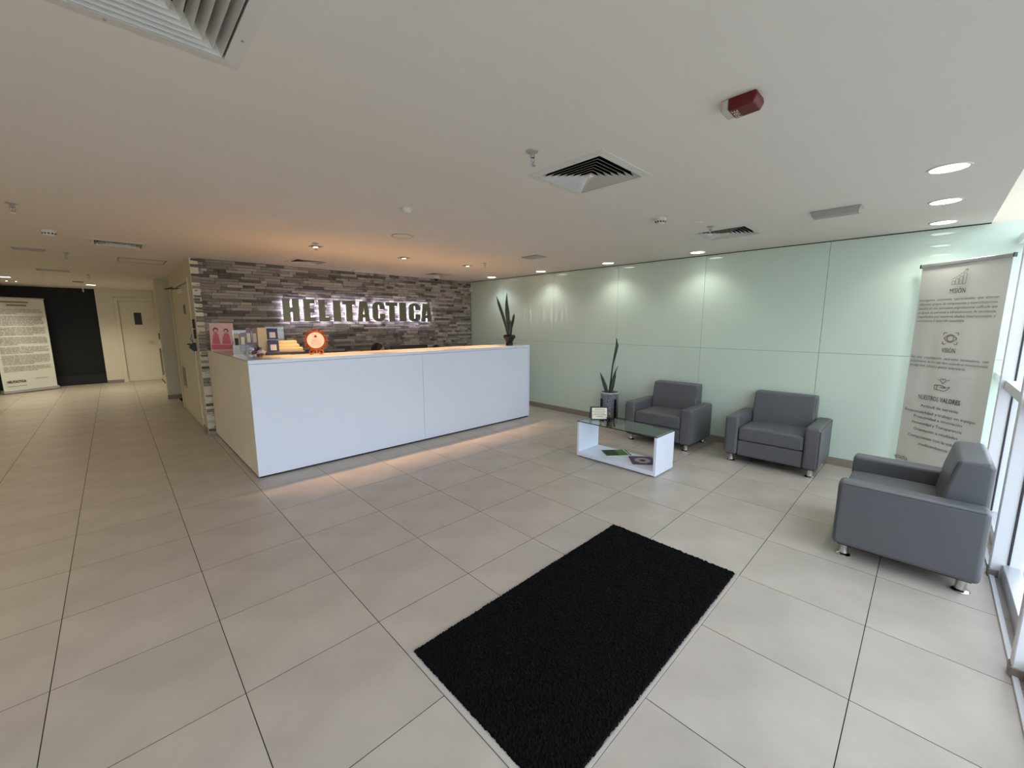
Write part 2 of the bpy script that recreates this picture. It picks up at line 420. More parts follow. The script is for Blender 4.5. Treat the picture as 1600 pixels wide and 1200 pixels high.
# alcove, pilaster, corridor walls
struct('wall_alcove', MB().box(XL+.6, XL+.65, 7.94, 9.0, 0, H).box(XL+.09, XL+.6, 8.995, 9.0, 0, H), 'alcove', label='blue grey recess behind the cream door wall')
struct('wall_pilaster', MB().box(1.04, XL+.65, 9.0, 9.3, 0, H), 'cream', label='cream pilaster in the corridor')
struct('trim_2', MB().box(1.028, 1.30, 8.99, 9.0, 0, .09), 'skirt')
struct('wall_corridor', MB().box(1.22, 1.3, 9.3, 13.1, 0, H), 'cream')
struct('wall_far', MB().box(.12, .50, 13.05, 13.15, 0, H).box(.50, 1.25, 13.05, 13.15, 2.16, H), 'white_wall', label='off white end wall of the corridor')
struct('baseboard_far', MB().box(.12, .44, 13.04, 13.05, 0, .08), 'skirt')
struct('wall_dark', MB().box(XLEFT, .13, 13.2, 13.3, 0, H), 'darkwall', label='almost black end wall behind the hall banner')
struct('baseboard_dark', MB().box(XLEFT, .115, 13.185, 13.2, 0, .24), 'darkbase')
struct('wall_light_block', MB().box(XLEFT-.1, 6.2, 13.36, 13.46, 0, 3.0).box(6.06, 6.16, YS+.2, 13.4, 0, 3.0), 'leftwall')  # unseen enclosure added to keep sky light from leaking in
struct('wall_left', MB().box(XLEFT-.1, XLEFT, YW-.1, 13.3, 0, 3.0), 'leftwall')
d2 = structE('door_2', (0, 13.05, 0), label='pale door with a small dark vision panel at the corridor end')
ob('door_frame', MB().box(.44, .52, -.03, .06, 0, 2.22).box(.52, 1.22, -.03, .06, 2.14, 2.22), 'white_wall', d2, bevel=.003, seg=1)
dl = ob('door_leaf', MB().box(.525, 1.22, .03, .07, .006, 2.135), 'white_wall', d2, bevel=.002, seg=1)
ob('vision_panel', MB().box(.80, .95, .026, .03, 1.52, 1.84), 'glassdark', dl)
ob('door_handle', MB().tube([(1.12, .03, 1.06), (1.12, -.02, 1.06), (1.02, -.025, 1.06)], .012), 'alu', dl)
rr = thing('access_reader', 'black access card reader on the far pilaster edge', 'card reader', (1.039, 9.2, 1.23))
ob('housing', MB().box(-.02, 0, -.05, .05, 0, .13), 'black', rr, bevel=.004, seg=1)
ob('backplate', MB().box(-.006, 0, -.065, .065, -.04, .15), 'white_plastic', rr, bevel=.002, seg=1)
bb = thing('pull_handle', 'long grey vertical pull bar on the far pilaster', 'handle', (1.039, 9.08, .5))
ob('bar', MB().tube([(-.03, 0, 0), (-.03, 0, .55)], .014), 'grey_plastic', bb)
ob('standoff', MB().tube([(0, 0, .06), (-.03, 0, .06)], .01), 'grey_plastic', bb)
ob('standoff', MB().tube([(0, 0, .49), (-.03, 0, .49)], .01), 'grey_plastic', bb)

# window wall
MX = [5.19, 4.14, 3.09, 2.04, .99, -.06, -1.11, -2.16]
w1 = structE('window_1', (0, YW, 0), label='floor to ceiling glazing with white mullions')
mull = MB().box(-.03, .03, -.06, .07, 0, 3.0).mesh('mullion', .004, 1); mull.materials.append(M['mullion'])
gk = MB().box(-.036, -.030, -.006, .004, .1, 3.0).box(.030, .036, -.006, .004, .1, 3.0).mesh('gasket'); gk.materials.append(M['gasket'])
ft = MB().box(-.034, .034, .03, .074, 0, .05).mesh('mullion_foot', .004, 1); ft.materials.append(M['skirt'])
for x in MX:
    mo = ob('mullion', mull, None, w1, loc=(x, 0, 0)); ob('gasket', gk, None, mo); ob('mullion_foot', ft, None, mo)
ed = [XG+.02]+MX+[XLEFT]
for a, b in zip(ed[1:], ed):
    x0, x1 = a+.03, b-.03
    ob('bottom_rail', MB().box(x0, x1, -.05, .02, 0, .095), 'alu', w1, bevel=.003, seg=1)
    for z in (1.06, 2.22): ob('transom', MB().box(x0, x1, -.05, .045, z, z+.07), 'mullion', w1, bevel=.003, seg=1)
    ob('top_rail', MB().box(x0, x1, -.05, .03, 2.92, 3.0), 'mullion', w1)
    for z0, z1 in ((.095, 1.06), (1.13, 2.22), (2.29, 2.92)): ob('pane', MB().box(x0, x1, -.003, .003, z0, z1), 'pane', w1)
struct('trim_3', MB().box(XLEFT, XG, YW+.045, YW+.066, 0, .012), 'mullion', label='thin white threshold strip along the glazing', bevel=.002, seg=1)
struct('pavement', MB().box(-30, 40, -40, YW-.06, -.12, -.06), 'pave', label='pale paving outside the glazing')

# ------------------------------------------------------------------ door mat
def build_mat():
    x0, x1, y0, y1 = 1.228, 3.0, -1.178, -.303
    nx, ny = 300, 150; rnd = random.Random(3); vs = []; fs = []
    for j in range(ny+1):
        for i in range(nx+1):
            edge = i in (0, nx) or j in (0, ny)
            x = x0+(x1-x0)*i/nx; y = y0+(y1-y0)*j/ny
            ex = rnd.uniform(-.003, .003)
            vs.append((x+ex, y+ex-.006*(1-i/nx)*(1-j/ny), .001 if edge else .010+rnd.uniform(-.004, .004)))
    for j in range(ny):
        for i in range(nx):
            a = j*(nx+1)+i; fs.append((a, a+1, a+nx+2, a+nx+1))
    t = thing('door_mat', 'black rectangular coir door mat on the tile floor', 'mat', (0, 0, 0))
    ob('coir_pile', MB().add(vs, fs), 'mat', t, fix=False)
    ob('edge_trim', MB().box(1.200, 1.222, -1.2, -.303, .0003, .004), 'matedge', t)
    ob('edge_trim', MB().box(1.222, 3.0, -1.2, -1.187, .0003, .004), 'matedge', t)
build_mat()

# ------------------------------------------------------------------ reception counter
CX0, CX1, CY, CH = 1.261, 5.243, 2.722, 1.201
ct = thing('reception_counter', 'long white reception counter in front of the stone wall', 'counter', (0, 0, 0))
ob('front_panel', MB().box(CX0, 3.208, CY, CY+.025, .018, 1.160), 'white', ct, bevel=.0015, seg=1)
ob('front_panel', MB().box(3.212, 5.216, CY, CY+.025, .018, 1.160), 'white', ct, bevel=.0015, seg=1)
ob('top_band', MB().box(CX0, 5.216, CY, CY+.03, 1.163, CH), 'white', ct, bevel=.0015, seg=1)
ob('end_panel', MB().box(5.218, CX1, CY-.004, 3.30, .004, CH), 'white', ct, bevel=.0015, seg=1)
ob('side_panel', MB().box(CX0, CX0+.025, CY+.027, 5.07, .018, 1.188), 'sidepanel', ct, bevel=.0015, seg=1)
ob('countertop', MB().box(CX0, 5.216, CY+.031, 3.28, 1.190, CH-.001), 'whitetop', ct, bevel=.002, seg=1)
ob('countertop', MB().box(CX0, 1.80, 3.282, 5.07, 1.190, CH-.001), 'whitetop', ct, bevel=.002, seg=1)
ob('inner_panel', MB().box(1.30, 5.216, 3.22, 3.24, .02, 1.165), 'white', ct)
ob('plinth', MB().box(CX0+.012, 5.216, CY+.012, CY+.04, 0, .02).box(CX0+.012, CX0+.04, CY+.04, 5.07, 0, .02), 'black', ct)

dk = thing('reception_desk', 'white work desk hidden behind the reception counter', 'desk', (0, 0, 0))
ob('desk_top', MB().box(1.85, 5.1, 3.27, 3.92, .71, .74), 'white', dk, bevel=.002, seg=1)
for x in (1.86, 3.5, 5.05): ob('desk_panel', MB().box(x, x+.03, 3.29, 3.88, 0, .71), 'white', dk)
mn = thing('computer_monitor', 'black monitor seen from behind above the counter edge', 'monitor', (3.55, 3.62, .74))
ob('stand_base', MB().lathe([(.11, 0), (.11, .012), (.02, .02)], 20), 'black', mn)
ob('stand_neck', MB().box(-.025, .025, -.02, .0, .015, .28), 'black', mn)
ob('screen_shell', MB().box(-.305, .305, -.02, .025, .13, .492), 'black', mn, bevel=.006)
ob('back_bulge', MB().box(-.14, .14, -.05, -.02, .2, .4), 'black', mn, bevel=.01)

def office_chair(x, y, label):
    c = thing('office_chair', label, 'chair', (x, y, 0), group='staff chairs')
    ob('seat', MB().box(-.24, .24, -.24, .24, .41, .47), 'black', c, bevel=.02)
    ob('backrest', MB().box(-.21, .21, .22, .27, .55, .95), 'black', c, bevel=.02)
    ob('back_post', MB().box(-.03, .03, .24, .28, .40, .6), 'black', c)
    ob('column', MB().lathe([(.03, .08), (.03, .41)], 12), 'black', c)
    for k in range(5):
        a = 2*PI*k/5+.3; ob('base_leg', MB().tube([(0, 0, .1), (.28*math.cos(a), .28*math.sin(a), .065)], [.025, .018]), 'black', c)
        ob('caster', MB().sphere((.28*math.cos(a), .28*math.sin(a), .03), .03, 10, 6), 'black', c)
    return c
office_chair(3.28, 4.2, 'black office chair under the seated person left of the monitor')
office_chair(4.46, 4.25, 'black office chair under the seated person right of the monitor')

def person(loc, rz, head_top, label, shirt):
    p = thing('person', label, 'person', loc, rz)
    dz = head_top-1.245
    pts = {'pel': (0, 0, .56, .125), 'wai': (0, -.01, .72, .12), 'che': (0, -.02, .92+dz*.7, .125), 'nek': (0, -.03, 1.02+dz, .05),
           'hd0': (0, -.05, 1.07+dz, .06)}
    for s, n in ((-1, 'l'), (1, 'r')):
        pts['sh'+n] = (s*.17, -.02, .95+dz*.8, .062); pts['el'+n] = (s*.23, -.12, .76, .045); pts['wr'+n] = (s*.15, -.33, .775, .03); pts['hn'+n] = (s*.13, -.41, .77, .026)
        pts['hi'+n] = (s*.09, -.03, .545, .09); pts['kn'+n] = (s*.12, -.42, .55, .065); pts['an'+n] = (s*.12, -.40, .1, .042); pts['to'+n] = (s*.12, -.54, .04, .035)
    ed = [('pel','wai'),('wai','che'),('che','nek'),('nek','hd0')]
    for n in 'lr': ed += [('che','sh'+n),('sh'+n,'el'+n),('el'+n,'wr'+n),('wr'+n,'hn'+n),('pel','hi'+n),('hi'+n,'kn'+n),('kn'+n,'an'+n),('an'+n,'to'+n)]
    ks = list(pts); me = bpy.data.meshes.new('body')
    me.from_pydata([pts[k][:3] for k in ks], [(ks.index(a), ks.index(b)) for a, b in ed], [])
    o = bpy.data.objects.new('body', me); COL.objects.link(o)
    md = o.modifiers.new('skin', 'SKIN'); sv = me.skin_vertices[0].data if me.skin_vertices else None
    if sv is None:
        bm = bmesh.new(); bm.from_mesh(me); bm.verts.layers.skin.verify(); bm.to_mesh(me); bm.free(); sv = me.skin_vertices[0].data
    for k, q in enumerate(ks): sv[k].radius = (pts[q][3], pts[q][3]); sv[k].use_root = (q == 'pel')
    o.modifiers.new('sub', 'SUBSURF').levels = 1
    dg = bpy.context.evaluated_depsgraph_get(); bme = bpy.data.meshes.new_from_object(o.evaluated_get(dg)); bpy.data.objects.remove(o)
    for q in bme.polygons: q.use_smooth = True
    bme.materials.clear(); bme.materials.append(M[shirt])
    ob('body', bme, None, p)
    # head: skull, jaw, nose, ears as one surface patch set
    hz = head_top-.125
    hb = MB().sphere((0, -.06, hz), (.076, .095, .118), 20, 14)
    hb.v = [(x*(1-.28*max(0, (hz-.02-z)/.1)), y-.012*max(0, (hz-z)/.1)-(.02*math.exp(-((x/.014)**2)-((z-hz+.02)/.03)**2) if y < -.1 else 0), z) for x, y, z in hb.v]
    h = ob('head', hb, 'skin', p, smooth=True)
    for s in (-1, 1):
        ob('ear', MB().sphere((s*.077, -.05, hz-.01), (.012, .022, .034), 8, 6), 'skin', h, smooth=True)
        ob('eye', MB().sphere((s*.032, -.145, hz+.005), (.014, .008, .007), 8, 6), 'black', h)
    ob('mouth', MB().sphere((0, -.142, hz-.06), (.025, .008, .006), 8, 6), 'redink', h)
    hr = MB().sphere((0, -.045, hz+.022), (.088, .100, .112), 20, 14)
    hr.v = [(x, max(y, -.105) if z < hz+.03 else y, max(z, hz-.06)) for x, y, z in hr.v]
    ob('hair', hr, 'hair', p, smooth=True)
    return p
person((3.27, 4.2, 0), .75, 1.248, 'black haired person seated behind the counter left of the monitor', 'shirt')
person((4.43, 4.25, 0), -.3, 1.176, 'person bent low behind the counter right of the monitor, only black hair showing', 'navyshirt')

# ------------------------------------------------------------------ illuminated letters
def rectp(x0, x1, y0, y1): return [(x0,y0),(x1,y0),(x1,y1),(x0,y1)]
def glyph(c):
    """outline polygon in a unit box (0..1, 0..1); C and A as polygons with holes cut into loops"""
    if c == 'H': return [(0,0),(.42,0),(.42,.40),(.58,.40),(.58,0),(1,0),(1,1),(.58,1),(.58,.62),(.42,.62),(.42,1),(0,1)]
    if c == 'E': return [(0,0),(1,0),(1,.2),(.55,.2),(.55,.4),(.92,.4),(.92,.6),(.55,.6),(.55,.8),(1,.8),(1,1),(0,1)]
    if c == 'L': return [(0,0),(1,0),(1,.2),(.58,.2),(.58,1),(0,1)]
    if c == 'I': return [(0,0),(1,0),(1,1),(0,1)]
    if c == 'T': return [(.27,0),(.73,0),(.73,.8),(1,.8),(1,1),(0,1),(0,.8),(.27,.8)]
    if c == 'A': return [(0,0),(.37,0),(.42,.19),(.58,.19),(.63,0),(1,0),(.80,1),(.20,1)]
    if c == 'C':
        p = [(1,.40),(.58,.40)]
        p += [(.58,.22),(.55,.165),(.50,.15),(.45,.165),(.42,.22),(.42,.78),(.45,.835),(.50,.85),(.55,.835),(.58,.78),(.58,.61),(1,.61)]
        n = 6
        p += [(1-.5+.5*math.cos(a), .74+.26*math.sin(a)) for a in [k*PI/2/n for k in range(n+1)]]
        p += [(.5-.5*math.sin(a), .74+.26*math.cos(a)) for a in [k*PI/2/n for k in range(1, n+1)]]
        p += [(.5-.5*math.cos(a), .26-.26*math.sin(a)) for a in [k*PI/2/n for k in range(n+1)]]
        p += [(.5+.5*math.sin(a), .26-.26*math.cos(a)) for a in [k*PI/2/n for k in range(1, n+1)]]
        return p
def glyph_prism(c, x0, x1, z0, z1, fn, d0, d1):
    sx, sz = x1-x0, z1-z0
    mb = MB()
    if c == 'A':   # with its counter left open
        o = [(0,0),(.37,0),(.42,.19),(.58,.19),(.63,0),(1,0),(.80,1),(.20,1)]; i = [(.44,.36),(.56,.36),(.5,.74)]
        quads = [[(0,0),(.37,0),(.44,.36),(.5,.74),(.5,1),(.2,1)], [(.63,0),(1,0),(.8,1),(.5,1),(.5,.74),(.56,.36)], [(.42,.19),(.58,.19),(.56,.36),(.44,.36)]]
        for q in quads: mb.prism([(x0+u*sx, z0+v*sz) for u, v in q], fn, d0, d1)
    else:
        mb.prism([(x0+u*sx, z0+v*sz) for u, v in glyph(c)], fn, d0, d1)
    return mb
LET = [('H',2.241,2.465),('E',2.536,2.70),('L',2.764,2.922),('I',2.994,3.104),('T',3.142,3.36),('A',3.397,3.61),('C',3.671,3.895),('T',3.926,4.145),('I',4.193,4.322),('C',4.385,4.625),('A',4.648,4.880)]
sg = thing('illuminated_sign', 'brushed metal HELITACTICA letters with a white violet halo on the stone wall', 'sign', (0, YS-.012, 1.588))
fy = lambda u, v, d: (u, d, v)
for c, a, b in LET:
    lt = ob('letter', glyph_prism(c, a, b, 0, .345, fy, -.075, -.038), 'brushed', sg, fix=True)
    ob('halo_light', glyph_prism(c, a+.004, b-.004, .004, .341, fy, -.036, -.030), 'led', lt, fix=True)
    for u in (.3, .7): ob('standoff', MB().box(a+(b-a)*.2, a+(b-a)*.2+.01, -.03, .0, .345*u, .345*u+.01), 'black', lt)

# ------------------------------------------------------------------ armchairs
def armchair(loc, rz, label):
    """front faces local -y; width .88 (x), depth .67 (y)"""
    W, D = .88, .67
    a = thing('armchair', label, 'armchair', loc, rz, group='grey armchairs of the waiting area')
    for s in (-1, 1):
        x0, x1 = sorted((s*W/2, s*(W/2-.135)))
        am = ob('armrest', MB().box(x0, x1, -D/2, D/2, .088, .525), 'leather', a, bevel=.028, seg=4)
        loop = [(s*(W/2-.002), -D/2+.035, .50), (s*(W/2-.002), D/2-.035, .50)]
        ob('piping', MB().tube([(s*(W/2-.004), -D/2+.02, .512), (s*(W/2-.004), D/2-.02, .512)], .0035, 6), 'seam', am)
        ob('piping', MB().tube([(s*(W/2-.006), -D/2+.006, .12), (s*(W/2-.006), -D/2+.006, .49)], .0035, 6), 'seam', am)
    ob('front_panel', MB().box(-W/2+.137, W/2-.137, -D/2+.012, -D/2+.10, .092, .262), 'leather', a, bevel=.014, seg=3)
    sc_ = MB()
    nx, ny = 12, 10; x0, x1, y0, y1 = -W/2+.139, W/2-.139, -D/2+.006, D/2-.17
    def crown(u, v): return .412+.022*(1-(2*u-1)**4)*(1-(2*v-1)**4)
    vs = [(x0+(x1-x0)*i/nx, y0+(y1-y0)*j/ny, crown(i/nx, j/ny)) for j in range(ny+1) for i in range(nx+1)]
    fs = [(j*(nx+1)+i, j*(nx+1)+i+1, (j+1)*(nx+1)+i+1, (j+1)*(nx+1)+i) for j in range(ny) for i in range(nx)]
    nb = len(vs); vs += [(x, y, .266) for x, y, z in vs]
    fs += [tuple(reversed([k+nb for k in f])) for f in fs]
    bd = [i for i in range(nx+1)]+[j*(nx+1)+nx for j in range(1, ny+1)]+[ny*(nx+1)+i for i in range(nx-1, -1, -1)]+[j*(nx+1) for j in range(ny-1, 0, -1)]
    fs += [(bd[k], bd[k]+nb, bd[(k+1) % len(bd)]+nb, bd[(k+1) % len(bd)]) for k in range(len(bd))]
    ob('seat_cushion', sc_.add(vs, fs), 'leather', a, bevel=.02, seg=3)
    prof = [(D/2-.215, .36), (D/2-.185, .60), (D/2-.15, .762), (D/2-.02, .768), (D/2-.002, .735), (D/2-.002, .36)]
    bk = ob('backrest', MB().prism(prof, lambda u, v, d: (d, u, v), -W/2+.139, W/2-.139), 'leather', a, bevel=.022, seg=4)
    ob('back_panel', MB().box(-W/2+.137, W/2-.137, D/2-.12, D/2-.006, .092, .40), 'leather', a, bevel=.012)
    for s in (-1, 1):
        ob('piping', MB().tube([(s*(W/2-.147), y, z) for y, z in [(D/2-.178, .60), (D/2-.146, .745), (D/2-.03, .757)]], .004, 6), 'seam', bk)
    ob('base_board', MB().box(-W/2+.03, W/2-.03, -D/2+.03, D/2-.03, .08, .094), 'black', a)
    for sx in (-1, 1):
        for sy in (-1, 1):
            ob('leg', MB().lathe([(.0, 0), (.040, 0), (.042, .006), (.036, .012), (.026, .016), (.024, .03), (.024, .07), (.03, .078), (.03, .088)], 20, (sx*(W/2-.07), sy*(D/2-.065)), caps=False), 'chrome', a, smooth=True)
    return a
# local -y must face: chairs 1, 2 towards -x ; chair 3 towards +y
armchair((5.185+.335, .452, 0), -PI/2, 'grey leatherette armchair beside the speckled plant pot, behind the coffee table')
armchair((5.235+.335, -.79, 0), -PI/2, 'middle grey leatherette armchair against the glass wall, between the other two')
armchair((3.70+.44, -1.552-.335, 0), PI, 'near grey leatherette armchair in side view with its back to the windows')

# ------------------------------------------------------------------ coffee table and its things
TX0, TX1, TY0, TY1, TH = 4.145, 4.548, -.072, .908, .424
tb = thing('coffee_table', 'low white coffee table with a clear glass top', 'table', (0, 0, 0))
ob('side_panel', MB().box(TX0, TX1, TY1-.028, TY1, .012, TH-.004), 'white', tb, bevel=.0015, seg=1)
ob('side_panel', MB().box(TX0, TX1, TY0, TY0+.028, .012, TH-.004), 'white', tb, bevel=.0015, seg=1)
ob('shelf', MB().box(TX0, TX1, TY0+.028, TY1-.028, .014, .06), 'white', tb, bevel=.0015, seg=1)
ob('glass_top', MB().box(TX0-.004, TX1+.004, TY0-.004, TY1+.004, TH-.004, TH+.006), 'tglass', tb)
ob('glass_edge', MB().box(TX0-.0045, TX0-.004, TY0-.004, TY1+.004, TH-.004, TH+.006).box(TX0-.004, TX1+.004, TY0-.0045, TY0-.004, TH-.004, TH+.006), 'gasket', tb)
for x in (TX0+.04, TX1-.04):
    for y in (TY0+.03, TY1-.03): ob('foot', MB().lathe([(.015, 0), (.015, .014)], 10, (x, y)), 'black', tb)
def flat_item(name, label, cat, c, ang, w_, l_, t_, z, parts):
    o = thing(name, label, cat, (c[0], c[1], z), ang)
    for nm, (u0, u1, v0, v1), h0, h1, mm in parts:
        ob(nm, MB().box(u0*l_, u1*l_, v0*w_, v1*w_, h0*t_, h1*t_), mm, o)
    return o
# long side runs from corner A towards corner B
flat_item('magazine', 'dark and bright green brochure on the coffee table shelf', 'magazine', (4.41, .54), math.atan2(-.184, .224), .21, .29, .006, .0605,
          [('pages', (-.49, .49, -.49, .49), 0, .9, 'paper'), ('cover', (-.5, .04, -.5, .5), .9, 1.05, 'green_d'), ('cover_panel', (.04, .40, -.5, .5), .9, 1.05, 'green_l'),
           ('cover_strip', (.40, .44, -.5, .5), .9, 1.05, 'paper'), ('cover_spine', (.44, .5, -.5, .5), .9, 1.05, 'green_d')])
pm = flat_item('magazine', 'purple brochure with a pale round print on the coffee table shelf', 'magazine', (4.375, .19), math.atan2(-.184, .156), .28, .26, .006, .0605,
          [('pages', (-.49, .49, -.49, .49), 0, .9, 'paper'), ('cover', (-.5, .5, -.5, .5), .9, 1.05, 'purple')])
ob('cover_print', MB().lathe([(.035, .0064), (.085, .0066)], 28, caps=False), 'printgrey', pm)
ob('cover_print', MB().lathe([(.0, .0066), (.02, .0066)], 16, caps=False), 'ink', pm)
# tent card frame
tc_ = thing('tent_sign', 'black tent frame holding a white notice on the coffee table', 'sign', (4.385, .775, TH+.006), -.85)
fnp = lambda u, v, d: (u, -.05+v*.33+d, v)
ob('front_frame', MB().prism([(-.105, 0), (.105, 0), (.105, .15), (-.105, .15)], fnp, 0, .006), 'black', tc_)
ob('notice', MB().prism([(-.085, .014), (.09, .014), (.09, .138), (-.085, .138)], fnp, -.0015, 0), 'paper', tc_)
pr_ = MB()
for k, wd in enumerate((.12, .15, .13, .15, .08)): pr_.prism([(-wd/2, .118-k*.02), (wd/2, .118-k*.02), (wd/2, .123-k*.02), (-wd/2, .123-k*.02)], fnp, -.0022, -.0015)
ob('notice_print', pr_, 'greyink', tc_)
ob('back_frame', MB().prism([(-.105, 0), (.105, 0), (.105, .15), (-.105, .15)], lambda u, v, d: (u, .055-v*.36+d, v), 0, .006), 'black', tc_)
cp = thing('potted_cactus', 'tiny cactus in a dark speckled pot on the glass table top', 'plant', (4.345, .605, TH+.006))
ob('pot', MB().lathe([(.022, 0), (.03, .003), (.034, .05), (.036, .055), (.03, .055), (.028, .045)], 16, caps=False), 'black', cp, smooth=True)
ob('soil', MB().lathe([(.0, .048), (.03, .048)], 16, caps=False), 'soil', cp)
for x, y, r, h in ((0, 0, .014, .03), (.016, .006, .01, .022), (-.014, .01, .011, .02), (.002, -.016, .01, .018)):
    ob('cactus_stem', MB().sphere((x, y, .05+h*.6), (r, r, h*.7), 10, 8), 'cactus', cp, smooth=True)
for x, y, z in ((0, 0, .095), (.016, .006, .08)): ob('cactus_flower', MB().sphere((x, y, z), .006, 8, 6), 'beige', cp)

# ------------------------------------------------------------------ plants
def leaf(pts, wid, parent, m_='leaf', twist=0, edge=None):
    """strap leaf along pts with half widths wid, slightly cupped, with thickness"""
    P = [Vector(p) for p in pts]; vs = []; fs = []; n = len(P); rim = []
    for i, p in enumerate(P):
        t = (P[min(i+1, n-1)]-P[max(i-1, 0)]).normalized()
        s = Vector((math.cos(twist+.3*i/n), math.sin(twist+.3*i/n), 0)); s = (s-t*s.dot(t)).normalized(); nn = t.cross(s)
        w_ = wid[i]
        for q, k in ((-1, .25), (0, 0), (1, .25)): vs.append(p+s*q*w_-nn*k*w_)
        for q, k in ((-1, .25), (0, 0), (1, .25)): vs.append(p+s*q*w_*.97-nn*k*w_+nn*.004)
        rim.append((p-s*w_-nn*.25*w_, p+s*w_-nn*.25*w_))
    for i in range(n-1):
        a, b = i*6, (i+1)*6
        for q in (0, 1): fs += [(a+q, b+q, b+q+1, a+q+1), (a+3+q, a+4+q, b+4+q, b+3+q)]
        fs += [(a, a+3, b+3, b), (a+2, b+2, b+5, a+5)]
    l = ob('leaf', MB().add(vs, fs), m_, parent, smooth=True)
    if edge:
        for k in (0, 1): ob('leaf_margin', MB().tube([r[k] for r in rim], .0035, 5), edge, l)
    return l
vp = thing('potted_snake_plant', 'snake plant in a small black urn on the counter end', 'plant', (4.985, 2.93, CH))
ob('urn', MB().lathe([(.055, 0), (.06, .004), (.058, .03), (.05, .05), (.068, .085), (.098, .125), (.10, .15), (.088, .168), (.08, .172), (.07, .16)], 24, caps=False), 'black', vp, smooth=True)
ob('soil', MB().lathe([(0, .155), (.075, .155)], 20, caps=False), 'soil', vp)
tw = -YAW
def L2(u, z, d=0):  # u across the view, d in depth
    return (u*math.cos(YAW)+d*math.sin(YAW), -u*math.sin(YAW)+d*math.cos(YAW), z)
leaf([L2(-.02,.15), L2(-.06,.32), L2(-.115,.50), L2(-.17,.66), L2(-.205,.78,-.02)], [.016, .02, .024, .022, .002], vp, twist=tw+.3, edge='leafedge')
leaf([L2(.0,.15,.02), L2(-.02,.36,.02), L2(-.035,.54,.02), L2(-.045,.68,.02), L2(-.04,.835,.02)], [.018, .03, .034, .02, .002], vp, twist=tw, edge='leafedge')
leaf([L2(.02,.15), L2(.03,.28), L2(.055,.38), L2(.07,.46), L2(.078,.51)], [.016, .02, .022, .018, .003], vp, twist=tw-.3)
leaf([L2(.0,.15,-.02), L2(.01,.24,-.02), L2(.02,.34,-.02), L2(.02,.42,-.02)], [.018, .022, .018, .002], vp, twist=tw)

fp = thing('potted_snake_plant', 'snake plant in a speckled pot on a black stand by the glass wall', 'plant', (5.72, 1.475, 0))
ob('pot', MB().lathe([(.10, .11), (.118, .12), (.128, .30), (.135, .505), (.138, .515), (.126, .515), (.12, .48)], 28, caps=False), 'speck', fp, smooth=True)
ob('pot_rim', MB().lathe([(.136, .50), (.141, .505), (.141, .518), (.128, .518)], 28, caps=False), 'white_plastic', fp, smooth=True)
ob('soil', MB().lathe([(0, .49), (.124, .49)], 24, caps=False), 'soil', fp)
sd = ob('stand_ring', MB().tube([(.115*math.cos(2*PI*k/24), .115*math.sin(2*PI*k/24), .108) for k in range(24)], .008, 6, True), 'black', fp)
for k in range(4):
    a = math.radians(-148+45-8)+k*PI/2; ob('stand_leg', MB().box(-.014, .014, -.008, .008, 0, .42), 'black', fp, loc=(.147*math.cos(a), .147*math.sin(a), 0), rot=(0, 0, a+PI/2))
leaf([L2(.0,.49), L2(.015,.72), L2(.03,.92), L2(.06,1.08), L2(.085,1.22), L2(.075,1.335)], [.018, .012, .011, .02, .024, .002], fp, twist=tw)
leaf([L2(-.04,.49), L2(-.075,.60), L2(-.12,.72), L2(-.155,.815)], [.022, .032, .022, .002], fp, twist=tw+.2)
leaf([L2(.01,.49,-.03), L2(.03,.62,-.03), L2(.055,.76,-.03), L2(.07,.83,-.03), L2(.105,.92,-.03)], [.02, .03, .024, .01, .002], fp, twist=tw-.2)

# ------------------------------------------------------------------ roll-up banner by the windows
def banner_frame(name, label, A, B, top, wall_sign=1):
    """A, B: bottom corners as seen (left, right); local x runs A -> B, local -y faces the viewer"""
    d = Vector((B[0]-A[0], B[1]-A[1])); Wd = d.length; rz = math.atan2(d.y, d.x)
    t = thing(name, label, 'banner', (A[0], A[1], 0), rz)
    ob('cassette', MB().box(-.02, Wd+.02, -.05, .09, .012, .085), 'alu', t, bevel=.015, seg=3)
    for x in (.08, Wd-.12): ob('foot', MB().box(x, x+.04, -.14, .16, 0, .012), 'alu', t, bevel=.003, seg=1)
    ob('support_pole', MB().tube([(Wd/2, .05, .08), (Wd/2, .05, top-.01)], .011), 'alu', t)
    n = 40; vs = []; fs = []
    for j in range(9):
        z = .08+(top-.085)*j/8
        for i in range(n+1):
            u = i/n; wv = .004*math.sin(u*23+1.5)+.006*math.sin(u*9+.4); k = math.sin(PI*min(1, j/8*1.0))
            vs.append((u*Wd, (wv*k*.7), z))
    m_ = n+1
    fs = [(j*m_+i, j*m_+i+1, (j+1)*m_+i+1, (j+1)*m_+i) for j in range(8) for i in range(n)]
    nb = len(vs); vs += [(x, y+.0012, z) for x, y, z in vs]; fs += [tuple(q+nb for q in reversed(f)) for f in fs]
    sheet = ob('sheet', MB().add(vs, fs), 'banner', t, smooth=True, fix=False)
    tr = ob('top_rail', MB().box(-.008, Wd+.008, -.012, .014, top-.012, top+.022), 'alu', t, bevel=.008, seg=3)
    for x in (-.014, Wd+.008): ob('end_cap', MB().box(x, x+.006, -.012, .014, top-.012, top+.022), 'black', tr)
    return t, Wd, sheet
PY = -.0105
def put_text(parent, body, u, z, width, height, m_, W, bold=0, align='CENTER', name='lettering'):
    me = text_mesh(body, name, width*W, height, align, bold); me.materials.append(M[m_])
    return ob(name, me, None, parent, loc=(u*W, PY, z), rot=(PI/2, 0, 0))
bn, BW, sheet = banner_frame('roll_up_banner', 'tall pale grey roll-up banner with mission, vision and values text, by the windows', (5.84, -1.757), (5.3795, -2.2571), 2.075)
put_text(sheet, 'MISIÓN', .495, 1.815, .178, .042, 'ink', BW, 0)
